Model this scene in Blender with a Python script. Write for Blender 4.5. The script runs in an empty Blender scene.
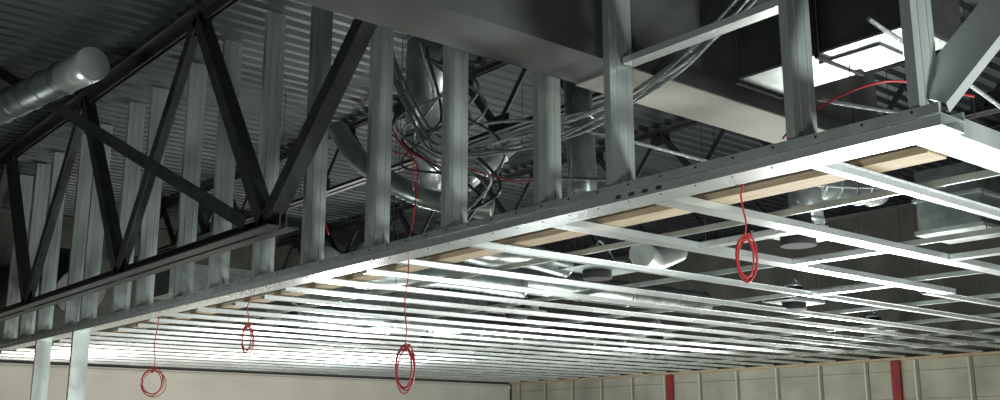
import bpy, math, random
from mathutils import Vector, Matrix
random.seed(7)
EYE = 1.6           # eye height; heights below are floor based
S = bpy.context.scene
try:
    S.view_settings.view_transform = 'Standard'
except Exception: pass

# ------------------------------------------------------------ materials
def mat(name, c1, c2=None, scale=6.0, rough=0.5, metal=0.0, bump=0.0, stretch=(1,1,1), detail=4, rvar=0.0, bscale=None):
    m = bpy.data.materials.new(name); m.use_nodes = True
    nt = m.node_tree; b = nt.nodes['Principled BSDF']
    b.inputs['Roughness'].default_value = rough
    b.inputs['Metallic'].default_value = metal
    tc = nt.nodes.new('ShaderNodeTexCoord'); mp = nt.nodes.new('ShaderNodeMapping')
    mp.inputs['Scale'].default_value = stretch
    nt.links.new(tc.outputs['Object'], mp.inputs['Vector'])
    n = nt.nodes.new('ShaderNodeTexNoise'); n.inputs['Scale'].default_value = scale
    n.inputs['Detail'].default_value = detail
    nt.links.new(mp.outputs[0], n.inputs['Vector'])
    r = nt.nodes.new('ShaderNodeValToRGB')
    r.color_ramp.elements[0].position = .3; r.color_ramp.elements[1].position = .7
    r.color_ramp.elements[0].color = (*c1, 1); r.color_ramp.elements[1].color = (*(c2 or c1), 1)
    nt.links.new(n.outputs['Fac'], r.inputs['Fac']); nt.links.new(r.outputs[0], b.inputs['Base Color'])
    if rvar:
        mr = nt.nodes.new('ShaderNodeMapRange')
        mr.inputs['To Min'].default_value = rough - rvar; mr.inputs['To Max'].default_value = rough + rvar
        nt.links.new(n.outputs['Fac'], mr.inputs['Value']); nt.links.new(mr.outputs[0], b.inputs['Roughness'])
    if bump:
        n2 = nt.nodes.new('ShaderNodeTexNoise'); n2.inputs['Scale'].default_value = bscale or scale*5
        nt.links.new(mp.outputs[0], n2.inputs['Vector'])
        bp = nt.nodes.new('ShaderNodeBump'); bp.inputs['Strength'].default_value = bump; bp.inputs['Distance'].default_value = .01
        nt.links.new(n2.outputs['Fac'], bp.inputs['Height']); nt.links.new(bp.outputs[0], b.inputs['Normal'])
    return m
GALV  = mat('galvanized_steel', (.42,.47,.45), (.66,.71,.68), 4, .33, .64, .06, (1,1,.25), rvar=.08)
GALVB = mat('bright_galvanized', (.70,.74,.73), (.87,.90,.89), 2, .27, .70, .015, rvar=.06)
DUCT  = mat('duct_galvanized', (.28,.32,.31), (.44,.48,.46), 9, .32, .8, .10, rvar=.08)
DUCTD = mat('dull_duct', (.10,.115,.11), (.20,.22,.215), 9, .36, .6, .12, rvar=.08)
TRUSS = mat('painted_joist_steel', (.024,.028,.029), (.048,.052,.052), 8, .45, .3, .1)
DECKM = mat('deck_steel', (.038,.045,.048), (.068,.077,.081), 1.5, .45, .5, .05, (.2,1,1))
WOOD  = mat('lumber', (.38,.29,.18), (.58,.46,.31), 5, .7, 0, .15, (8,.6,8))
BLACK = mat('black_flex', (.04,.04,.042), (.08,.08,.085), 12, .35, 0.3, .1)
GREYD = mat('primed_beam', (.05,.053,.05), (.08,.082,.075), 2, .55, .1, .05)
BEIGE = mat('duct_liner_board', (.24,.235,.20), (.31,.30,.26), 2, .7, 0, .1)
RED   = mat('red_cable', (.30,.012,.02), (.40,.025,.03), 20, .4)
REDP  = mat('red_paint', (.22,.018,.018), (.31,.03,.03), 6, .6)
CABLE = mat('armored_cable', (.20,.22,.22), (.42,.44,.44), 60, .35, .7, .5)
WHITE = mat('drywall_paint', (.55,.53,.46), (.64,.61,.54), 1.2, .85, 0, .05)
BLOCK = mat('dark_masonry', (.07,.074,.066), (.12,.12,.105), 2.5, .9, 0, .3)
PANEL = mat('wall_panel', (.30,.305,.245), (.47,.465,.375), 1.6, .85, 0, .2)
SEAM  = mat('panel_seam', (.17,.17,.14), (.24,.24,.2), 3, .8)
CONC  = mat('concrete_floor', (.22,.21,.20), (.32,.31,.29), 1.5, .8, 0, .2)
BLKSTL= mat('black_housing', (.013,.013,.013), (.025,.025,.025), 10, .85, 0)

# ------------------------------------------------------------ mesh builder
class B:
    def __init__(s): s.v=[]; s.f=[]; s.m=[]; s.mats=[]; s.sm=[]
    def mi(s, m):
        if m not in s.mats: s.mats.append(m)
        return s.mats.index(m)
    def box(s, x0,x1,y0,y1,z0,z1, m):
        k=len(s.v); i=s.mi(m)
        s.v += [(x,y,z) for z in (z0,z1) for (x,y) in ((x0,y0),(x1,y0),(x1,y1),(x0,y1))]
        for f in ((3,2,1,0),(4,5,6,7),(0,1,5,4),(1,2,6,5),(2,3,7,6),(3,0,4,7)):
            s.f.append([k+a for a in f]); s.m.append(i); s.sm.append(False)
    def prof(s, pts, p0, p1, A, Bv, m):
        p0=Vector(p0); p1=Vector(p1); A=Vector(A); Bv=Vector(Bv)
        k=len(s.v); n=len(pts); i=s.mi(m)
        for p in (p0,p1):
            for a,b in pts: s.v.append(tuple(p+A*a+Bv*b))
        for j in range(n):
            s.f.append([k+j,k+(j+1)%n,k+n+(j+1)%n,k+n+j]); s.m.append(i); s.sm.append(False)
        s.f.append([k+j for j in range(n)][::-1]); s.m.append(i); s.sm.append(False)
        s.f.append([k+n+j for j in range(n)]); s.m.append(i); s.sm.append(False)
    def beam(s, pts, p0, p1, m, ref=(0,0,1)):
        d=(Vector(p1)-Vector(p0)).normalized(); r=Vector(ref)
        a=d.cross(r); a.normalize(); b=a.cross(d)
        s.prof(pts,p0,p1,a,b,m)
    def tube(s, path, r, m, n=12, rib=0, caps=True):
        path=[Vector(p) for p in path]; rr = r if isinstance(r,(list,tuple)) else [r]*len(path)
        i=s.mi(m); k=len(s.v)
        t0=(path[1]-path[0]).normalized()
        up=Vector((0,0,1)) if abs(t0.z)<.9 else Vector((1,0,0))
        a=t0.cross(up).normalized()
        for q,p in enumerate(path):
            if q==0: t=t0
            elif q==len(path)-1: t=(path[q]-path[q-1]).normalized()
            else: t=((path[q+1]-path[q]).normalized()+(path[q]-path[q-1]).normalized()).normalized()
            a=(a-t*a.dot(t)).normalized(); b=t.cross(a)
            for j in range(n):
                w=2*math.pi*j/n
                s.v.append(tuple(p+(a*math.cos(w)+b*math.sin(w))*rr[q]))
        for q in range(len(path)-1):
            for j in range(n):
                s.f.append([k+q*n+j,k+q*n+(j+1)%n,k+(q+1)*n+(j+1)%n,k+(q+1)*n+j]); s.m.append(i); s.sm.append(True)
        if caps:
            s.f.append([k+j for j in range(n)][::-1]); s.m.append(i); s.sm.append(False)
            e=k+(len(path)-1)*n
            s.f.append([e+j for j in range(n)]); s.m.append(i); s.sm.append(False)
    def obj(s, name):
        me=bpy.data.meshes.new(name); me.from_pydata(s.v,[],s.f)
        for m in s.mats: me.materials.append(m)
        for p,i,sm in zip(me.polygons,s.m,s.sm): p.material_index=i; p.use_smooth=sm
        me.update()
        import bmesh
        bm=bmesh.new(); bm.from_mesh(me); bmesh.ops.recalc_face_normals(bm,faces=bm.faces); bm.to_mesh(me); bm.free()
        o=bpy.data.objects.new(name,me); S.collection.objects.link(o); return o

def spline(pts, n=8):
    P=[Vector(p) for p in pts]; P=[P[0]*2-P[1]]+P+[P[-1]*2-P[-2]]; out=[]
    for i in range(1,len(P)-2):
        for k in range(n):
            t=k/n; a,b,c,d=P[i-1],P[i],P[i+1],P[i+2]
            out.append(.5*((2*b)+(c-a)*t+(2*a-5*b+4*c-d)*t*t+(3*b-a-3*c+d)*t**3))
    out.append(P[-2]); return out

def C(w,f,l,t=.003):
    return [(0,0),(w,0),(w,f),(w-l,f),(w-l,f-t),(w-t,f-t),(w-t,t),(t,t),(t,f-t),(l,f-t),(l,f),(0,f)]
def U(w,f,t=.003):
    return [(0,f),(0,0),(w,0),(w,f),(w-t,f),(w-t,t),(t,t),(t,f)]
def L(w,h,t): return [(0,0),(w,0),(w,t),(t,t),(t,h),(0,h)]
def HAT(w=.04,h=.024,g=.012,e=.016,t=.002):
    return [(-w/2,0),(w/2,0),(w/2+g,h),(w/2+g+e,h),(w/2+g+e,h+t),(w/2+g-t,h+t),(w/2-t,t),(-w/2+t,t),(-w/2-g+t,h+t),(-w/2-g-e,h+t),(-w/2-g-e,h),(-w/2-g,h)]

Z=EYE
HC=Z+1.30      # underside of ceiling framing
HD=Z+3.95      # roof deck
# ------------------------------------------------------------ shell
b=B(); b.box(-6,16.6,-6,19.6,-.1,0,CONC); b.obj('floor')
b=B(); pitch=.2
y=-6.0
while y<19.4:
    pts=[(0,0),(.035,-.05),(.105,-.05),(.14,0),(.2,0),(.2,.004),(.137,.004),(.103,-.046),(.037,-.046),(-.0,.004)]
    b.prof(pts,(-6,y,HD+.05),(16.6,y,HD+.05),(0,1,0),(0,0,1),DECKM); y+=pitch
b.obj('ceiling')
b=B(); b.box(16.2,16.5,-6,19.6,0,HD,BLOCK); 
b.box(16.12,16.2,-6,19.05,0,HC-.02,PANEL)
y=-5.6
while y<19:
    b.box(16.10,16.12,y,y+.05,0,HC-.02,SEAM); b.box(16.095,16.12,y+.05,y+.08,0,HC-.02,WHITE); y+=.9
for k in range(6): b.box(16.112,16.12,-6,19.05,.45+k*.45,.458+k*.45,SEAM)
b.box(16.0,16.2,-6,19.0,HC-.02,HC+.02,WOOD)
b.obj('wall_east')
for yy in (9.1,14.0):
    b=B(); b.box(16.03,16.09,yy,yy+.15,0,HC-.03,REDP); 
    for k in range(12): b.box(16.02,16.03,yy+.03,yy+.12,.1+k*.23,.14+k*.23,REDP)
    b.obj('red_post')
b=B(); b.box(-6,16.2,19.2,19.5,0,HD,BLOCK); b.box(-6,16.1,19.1,19.2,0,HC-.02,WHITE); b.box(-6,16.1,19.06,19.1,HC-.12,HC-.06,WHITE)
b.obj('wall_north')

# ------------------------------------------------------------ bulkhead framing
X0=4.12; W=.20
b=B()
TY0,TY1=2.05,16.6
b.prof(U(W,.05),(X0,TY0,HC),(X0,TY1,HC),(1,0,0),(0,0,1),GALVB)
b.prof(U(W+.024,.045),(X0-.012,TY0,HC+.054),(X0-.012,TY1,HC+.054),(1,0,0),(0,0,1),GALV)
for k in range(60):    # screws
    yy=TY0+.12+k*.24
    b.tube([(X0-.018,yy,HC+.08),(X0-.010,yy,HC+.08)],.006,BLKSTL,8)
    b.tube([(X0+.04,yy+.05,HC-.004),(X0+.04,yy+.05,HC+.001)],.005,BLKSTL,8)
for yy in (3.62,3.72,3.82,3.92): # slotted punch-outs
    b.box(X0-.002,X0,yy,yy+.04,HC+.015,HC+.035,BLKSTL)
b.obj('bulkhead_track')
studs=[2.14,2.77,3.985,4.61,5.57,6.54,7.52,8.40,9.32,10.15,11.2,11.9,13.0,13.6,14.75,15.55,16.4]
for q,yy in enumerate(studs):
    b=B(); top=HD-.02
    sx=X0+.003
    P=C(W-.01,.05,.014)
    b.prof(P,(sx,yy,HC+.062),(sx,yy,top),(1,0,0),(0,1,0),GALV)
    for rx in (.055,.135):
        b.prof([(0,0),(.012,0),(.009,-.004),(.003,-.004)],(sx+rx,yy,HC+.062),(sx+rx,yy,top),(1,0,0),(0,1,0),GALV)
    b.obj('steel_stud')
b=B(); b.prof(U(.09,.04),(X0+.10,2.83,Z+2.15),(X0+.10,3.97,Z+2.15),(1,0,0),(0,0,1),GALVB); b.obj('header_track')
b=B()
b.prof(U(.20,.09),(4.333,2.28,HC+.0),(9.5,2.28,HC+.0),(0,-1,0),(0,0,1),GALV)
for xx in (6.3,7.2,8.1,9.0): b.prof(C(.19,.05,.014),(xx,2.085,HC+.004),(xx,2.085,HD-.02),(0,1,0),(1,0,0),GALV)
b.obj('return_wall_framing')
b=B()
b.beam(C(.2,.06,.015),(4.20,2.06,HC+.115),(5.05,1.48,HC+1.3),GALVB,ref=(1,0,0))
b.obj('diagonal_brace_stud')
b=B(); b.box(4.66,4.80,2.4,16.6,HC+.05,HC+.088,WOOD); b.box(4.80,4.84,2.4,16.6,HC+.05,HC+.19,WOOD); b.obj('lumber_ledger')
b=B()
for yy in (13.2,14.7):
    b.prof(C(W,.06,.015),(X0,yy,0),(X0,yy,HC),(1,0,0),(0,1,0),GALV)
b.obj('support_stud_wall')

# ------------------------------------------------------------ ceiling grid
ys=[2.80,3.73,4.60,5.56,6.46]+[7.05+.64*k for k in range(20)]
for q,yy in enumerate(ys):
    if yy>18.9: break
    b=B(); x0=4.333; x1=15.95
    if q in (1,2):
        b.prof(U(.125,.045),(x0,yy,HC+.001),(9.2,yy,HC+.001),(0,1,0),(0,0,1),GALVB)
        b.prof(HAT(.046,.03,.012,.02),(9.0,yy+.2,HC+.001),(x1,yy+.2,HC+.001),(0,1,0),(0,0,1),GALVB)
    else:
        b.prof(HAT(.054,.032,.014,.026),(x0+ (0 if q<5 else .1*math.sin(q*5)+.1),yy,HC+.001),(x1,yy,HC+.001),(0,1,0),(0,0,1),GALVB)
    b.obj('furring_channel')
for (xx,ya,yb) in ((6.7,3.86,4.595),(5.6,3.86,4.595),(7.4,2.86,3.72),(8.3,4.73,5.5)):
    b=B(); b.prof(U(.09,.04),(xx,ya,HC+.001),(xx,yb,HC+.001),(1,0,0),(0,0,1),GALVB); b.obj('blocking_channel')
for k,xx in enumerate([5.35,6.9,8.5,10.1,11.7,13.3,14.9]):
    b=B(); b.prof(U(.04,.018),(xx,2.3,HC+.048),(xx,19.0,HC+.048),(0,0,1),(1,0,0),GALV)
    for yy in [3.2+2.4*j for j in range(7)]:
        b.tube([(xx+.01,yy,HC+.05),(xx+.01+.02,yy,HD)],.0035,BLKSTL,6)
    b.obj('carrying_channel')

def potlight(x,y,r=.1):
    b=B(); z=HC+.10
    b.box(x-.3,x+.3,y-.17,y+.17,z,z+.004,GALV)
    b.box(x-.3,x+.3,y-.18,y-.165,z-.0,z+.03,GALV); b.box(x-.3,x+.3,y+.165,y+.18,z,z+.03,GALV)
    b.tube([(x,y,z-.07),(x,y,z-.0),(x,y,z+.005),(x,y,z+.17)],[r+.025,r+.025,r,r],BLKSTL,24)
    b.tube([(x,y,z+.17),(x,y,z+.21)],[r,r*.6],GALV,24)
    b.box(x+.16,x+.28,y-.07,y+.07,z+.004,z+.1,GALV)
    b.tube(spline([(x+.22,y,z+.1),(x+.2,y+.05,z+.2),(x+.05,y+.02,z+.27),(x,y,z+.2)]),.009,CABLE,8)
    b.obj('recessed_light_housing')
for x,y in ((6.2,4.20),(6.2,6.2),(9.3,6.4),(7.6,8.9),(10.9,9.8),(12.5,7.4),(6.2,11.6),(9.3,13.0),(12.6,12)):
    potlight(x,y)

# ------------------------------------------------------------ trusses
def truss(name,x,yn,yend,zb,zt,half,w,first=None):
    b=B()
    y0=yn-.25
    for sgn in (-1,1):
        b.prof([(0,0),(sgn*w,0),(sgn*w,.012),(sgn*.012,.012),(sgn*.012,w),(0,w)],(x+sgn*.02,y0,zb),(x+sgn*.02,yend,zb),(1,0,0),(0,0,1),TRUSS)
        b.prof([(0,0),(sgn*w,0),(sgn*w,-.012),(sgn*.012,-.012),(sgn*.012,-w),(0,-w)],(x+sgn*.02,-6 if first else y0,zt),(x+sgn*.02,yend,zt),(1,0,0),(0,0,1),TRUSS)
    P=[(-w*.55,-w*.55),(w*.55,-w*.55),(w*.55,-w*.4),(-w*.4,-w*.4),(-w*.4,w*.55),(-w*.55,w*.55)]
    y=yn; 
    if first: b.beam(P,(x,yn,zb+.05),(x,yn-2.35,zt-.05),TRUSS,ref=(1,0,0))
    while y<yend-half:
        b.beam(P,(x,y,zb+.05),(x,y+half,zt-.05),TRUSS,ref=(1,0,0))
        b.beam(P,(x,y+half,zt-.05),(x,min(y+2*half,yend),zb+.05),TRUSS,ref=(1,0,0))
        b.box(x-.01,x+.01,y-.16,y+.16,zb,zb+.2,TRUSS)
        b.box(x-.01,x+.01,y+half-.16,y+half+.16,zt-.2,zt,TRUSS)
        y+=2*half
    b.obj(name)
truss('roof_truss',3.6,7.15,19.0,Z+1.55,Z+3.85,1.55,.11,True)
for xx in (6.6,9.8,13.0):
    truss('bar_joist',xx,-4,19.0,Z+3.1,Z+3.9,.6,.06)
b=B(); b.beam(L(.11,.11,.012),(3.5,7.4,Z+1.6),(2.62,11.85,Z+3.9),TRUSS); b.obj('bridging_brace')

# ------------------------------------------------------------ transverse beam
b=B(); b.box(-2,7.2,4.08,4.5,Z+2.2,Z+3.1,GREYD); b.box(4.35,7.2,4.07,4.51,Z+2.19,Z+2.2,BEIGE); b.obj('transverse_beam')

# ------------------------------------------------------------ ducts
def duct(name,path,r,m=DUCT,n=28,rings=.9,cone=None):
    b=B(); b.tube(path,r,m,n)
    P=[Vector(p) for p in path]
    for a,c in zip(P[:-1],P[1:]):
        L_=(c-a).length; d=(c-a)/L_; k=rings*.5
        while k<L_:
            p=a+d*k; b.tube([p-d*.02,p,p+d*.02],[r+.002,r+.012,r+.002],m,n); k+=rings
    if cone:
        p=P[-1]; d=(P[-1]-P[-2]).normalized(); b.tube([p,p+d*.3,p+d*.5],[r,cone,cone],GALVB,n)
    return b.obj(name)
def flex(name,path,r,m,amp=.07,n=26):
    pts=spline(path,n); b=B(); rr=[r*(1+amp*(i%2)) for i in range(len(pts))]
    b.tube(pts,rr,m,20); return b.obj(name)
duct('round_duct',[(5.0,6.95,HD-.1),(5.0,6.95,Z+2.55)],.24,DUCT,cone=.12)
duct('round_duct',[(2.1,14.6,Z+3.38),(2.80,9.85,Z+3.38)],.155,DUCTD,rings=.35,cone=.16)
duct('galvanized_conduit_sleeve',[(4.6,6.22,Z+1.76),(5.15,6.02,Z+2.3)],.055,GALVB,rings=.25)
duct('round_duct',[(5.75,5.9,Z+1.9),(5.85,6.0,Z+2.2),(5.9,6.1,Z+3.2)],.12)
duct('round_duct',[(6.0,9.6,Z+1.95),(9.0,9.8,Z+1.95),(12.0,9.8,Z+1.95)],.17)
duct('round_duct',[(7.0,14.0,Z+1.85),(14.0,14.0,Z+1.85)],.2)
duct('round_duct',[(7.75,5.15,Z+1.72),(7.75,5.15,Z+2.2),(9.2,5.3,Z+2.4)],.15,GALV,rings=.3)
flex('flexible_duct',[(5.0,8.7,Z+1.72),(5.6,9.0,Z+1.62),(6.4,8.8,Z+1.68),(7.3,8.4,Z+1.6)],.11,GALV)
flex('flexible_duct',[(5.1,7.0,Z+1.65),(5.7,7.1,Z+1.62),(6.4,7.4,Z+1.72),(6.9,7.3,Z+1.65)],.11,DUCT)
flex('flexible_duct',[(7.2,6.6,Z+1.72),(7.8,7.0,Z+1.78),(8.3,7.1,Z+1.95)],.12,GALV,n=22)
flex('flexible_duct',[(4.62,7.9,Z+2.75),(4.66,7.5,Z+2.35),(4.85,6.9,Z+1.98),(5.3,6.5,Z+1.85)],.085,DUCT,n=24)
flex('flexible_duct',[(4.75,18.9,Z+2.5),(4.78,17.4,Z+2.5),(4.8,16.2,Z+2.45),(4.85,15.4,Z+2.1)],.36,BLACK,.09,n=14)
b=B()
b.box(5.09,5.56,2.62,3.84,Z+2.215,Z+2.6,BLKSTL); b.box(5.09,5.56,2.62,3.84,Z+2.2,Z+2.214,DUCT)
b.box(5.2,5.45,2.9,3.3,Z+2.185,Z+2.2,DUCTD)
for yy in (2.60,3.22,3.80): b.box(5.08,5.57,yy,yy+.03,Z+2.18,Z+2.61,BLKSTL)
b.obj('rectangular_duct')
b=B(); b.box(4.6,9.0,.9,2.0,Z+2.5,Z+3.2,BLKSTL); b.obj('wrapped_duct')
b=B(); b.box(9.2,9.8,4.3,4.9,Z+1.9,Z+2.5,DUCT); b.box(9.17,9.83,4.27,4.93,Z+1.88,Z+1.92,GALV); b.box(9.17,9.83,4.27,4.93,Z+2.2,Z+2.23,GALV); b.obj('duct_box')
b=B(); b.box(6.2,12.5,15.5,16.3,Z+2.2,Z+2.7,DUCT); b.obj('trunk_duct')

# ------------------------------------------------------------ cables
def cable(name,sets,r,m):
    b=B()
    for p in sets: b.tube(spline(p,10),r,m,7)
    return b.obj(name)
R=random.random
sets=[]
for k in range(6):
    o=lambda s=.12:(R()-.5)*s
    sets.append([(4.38+o(.06),6.9+o(),Z+3.3+o(.3)),(4.42+o(.08),6.4+o(),Z+2.5+o(.3)),(4.5+o(),6.0+o(),Z+2.15+o(.2)),(4.6+o(),5.0+o(.4),Z+2.05+o(.2)),(4.5+o(),4.0+o(),Z+2.10+o(.08)),(4.45+o(),3.2+o(),Z+2.35+o(.1)),(4.4+o(.06),2.4,Z+2.9+o())])
cable('armored_cable_bundle',sets,.010,CABLE)
sets2=[]
for k in range(9):
    o=lambda s=.5:(R()-.5)*s
    sets2.append([(4.6+o(.3),6.5+o(),Z+3.2+o()),(4.65+o(.4),6.2+o(.8),Z+2.7+o()),(4.5+o(.2),6.3+o(1.0),Z+2.2+o()),(4.6+o(.3),5.9+o(.8),Z+1.9+o(.4)),(4.7+o(.4),6.6+o(1.0),Z+1.6+o(.3))])
cable('loose_cable_tangle',sets2[:5],.009,CABLE)
cable('black_cable_tangle',sets2[5:9],.012,BLACK)
cable('armored_cable_run',[[(4.9,6.2,Z+2.0),(4.8,5.0,Z+1.75),(4.9,4.3,Z+1.6),(5.2,3.8,Z+1.5)],[(4.45,6.3,Z+2.3),(4.6,5.3,Z+2.2),(4.8,4.6,Z+1.95),(6.5,4.3,Z+1.85),(8,4,Z+2.0)],[(4.4,2.5,Z+2.0),(6,2.5,Z+1.75),(8,3.2,Z+1.7)],[(7,3,Z+1.9),(9,3.6,Z+1.7),(11,4,Z+1.9)],[(5,3.2,Z+1.9),(7,3.0,Z+2.0),(9,3.0,Z+1.8)]],.012,CABLE)
cable('red_cable_run',[[(4.35,6.9,Z+2.7),(4.42,6.75,Z+2.3),(4.4,6.45,Z+2.15),(4.4,6.3,Z+2.0),(4.36,6.3,Z+1.6),(4.35,6.36,HC+.12)],
   [(4.4,6.8,Z+2.6),(4.45,6.5,Z+2.2),(4.6,6.0,Z+2.0),(4.55,5.3,Z+1.75),(4.5,4.8,Z+1.7)],[(4.4,6.7,Z+2.4),(4.4,6.4,Z+2.15),(4.5,6.5,Z+1.9)],[(4.36,7.9,Z+2.6),(4.38,7.8,Z+2.1),(4.4,7.6,Z+1.7)],
   [(4.5,3.1,Z+1.55),(4.4,2.9,Z+1.6),(4.5,2.5,Z+1.7),(5.2,2.4,Z+1.75)]],.006,RED)

def coil(x,y,ztop,zc,rw,rh,turns=5):
    b=B(); path=[(x+.01,y,ztop)]
    for k in range(1,6): path.append((x+.012*math.sin(k*1.3),y+.01*math.cos(k*2),ztop+(zc+rh-ztop)*k/6))
    N=18*turns
    for i in range(N+1):
        a=math.pi/2+2*math.pi*i/18; t=i/N
        rr=rw*(1-.3*abs(math.sin(t*5))); hh=rh*(1-.14*math.sin(t*9))
        tilt=.35*math.sin(t*6)
        path.append((x+.010*math.sin(t*12)+math.cos(a)*rr*.75+tilt*.3*rw*math.sin(a), y-math.cos(a)*rr*.65, zc+math.sin(a)*hh))
    b.tube(path,.005,RED,7)
    zz=zc+rh*.95
    b.tube([(x-.02,y+.01,zz-.03),(x+.02,y,zz+.0),(x+.03,y-.02,zz+.02)],.009,RED,7)
    b.obj('red_cable_coil')
coil(4.42,3.315,HC+.2,Z+.931,.062,.115)
coil(4.345,6.34,HC+.1,Z+.51,.08,.16)
coil(4.345,8.92,HC+.1,Z+.915,.06,.125,4)
coil(4.345,11.12,HC+.1,Z+.604,.15,.14,4)

# ------------------------------------------------------------ lights
def area(name,loc,target,size,e,col=(1,1,1)):
    l=bpy.data.lights.new(name,'AREA'); l.energy=e; l.size=size; l.color=col
    o=bpy.data.objects.new(name,l); o.location=loc
    o.rotation_euler=(Vector(target)-Vector(loc)).to_track_quat('-Z','Y').to_euler(); S.collection.objects.link(o)
cool=(.93,1,.97)
area('unseen_lamp',(5.2,-1.2,1.2),(4.4,4.0,3.0),.5,320,cool)
area('unseen_lamp',(1.0,1.2,.6),(4.1,5,3.2),.6,80,cool)  # unseen front lamp added to brighten the bulkhead face
area('unseen_lamp',(1.0,9,.5),(4.1,10,3.2),.8,85,cool)
area('unseen_lamp',(8.5,3.5,.4),(7,4.5,3),.8,90,cool)
area('unseen_lamp',(8,9,.4),(7.5,10,3),1.0,110,cool)
area('unseen_lamp',(12,12,.4),(12,13,3),1.0,130,cool)
area('unseen_lamp',(12.0,6.9,.5),(4.5,2.6,2.9),1.0,320,(1,.99,.94))  # unseen lamp added at the mirror point for glare on the track underside
area('unseen_lamp',(9,15,1.75),(5,8,2.9),.8,100,(1,.99,.95))  # unseen lamp added for glare on the far channels
area('unseen_lamp',(14,9,1.75),(7.6,5,2.9),.8,130,(.97,1,.97))  # added lamp, out of view, so the right-hand channels catch glare
area('unseen_lamp',(6.5,14,.4),(6.5,15,3),1.0,110,(1,.96,.88))
area('unseen_lamp',(9,13,1.0),(9,19.2,1.8),1.0,60,(1,.96,.88))  # unseen lamp aimed to brighten the north wall
area('unseen_lamp',(11,9,1.0),(16.2,9,1.8),1.0,60,(1,.97,.88))  # unseen lamp aimed to lift the east wall panels
w=bpy.data.worlds.new('world'); S.world=w; w.use_nodes=True
w.node_tree.nodes['Background'].inputs[0].default_value=(.6,.7,.7,1)
w.node_tree.nodes['Background'].inputs[1].default_value=.03

# ------------------------------------------------------------ camera
cam=bpy.data.cameras.new('camera'); co=bpy.data.objects.new('camera',cam); S.collection.objects.link(co)
cam.sensor_width=36; cam.lens=37.37; cam.clip_start=.05; cam.clip_end=200
co.location=(0,0,Z)
th=math.radians(13.02)
d=Vector((.6374*math.cos(th),.7705*math.cos(th),math.sin(th)))
co.rotation_euler=d.to_track_quat('-Z','Y').to_euler()
S.camera=co
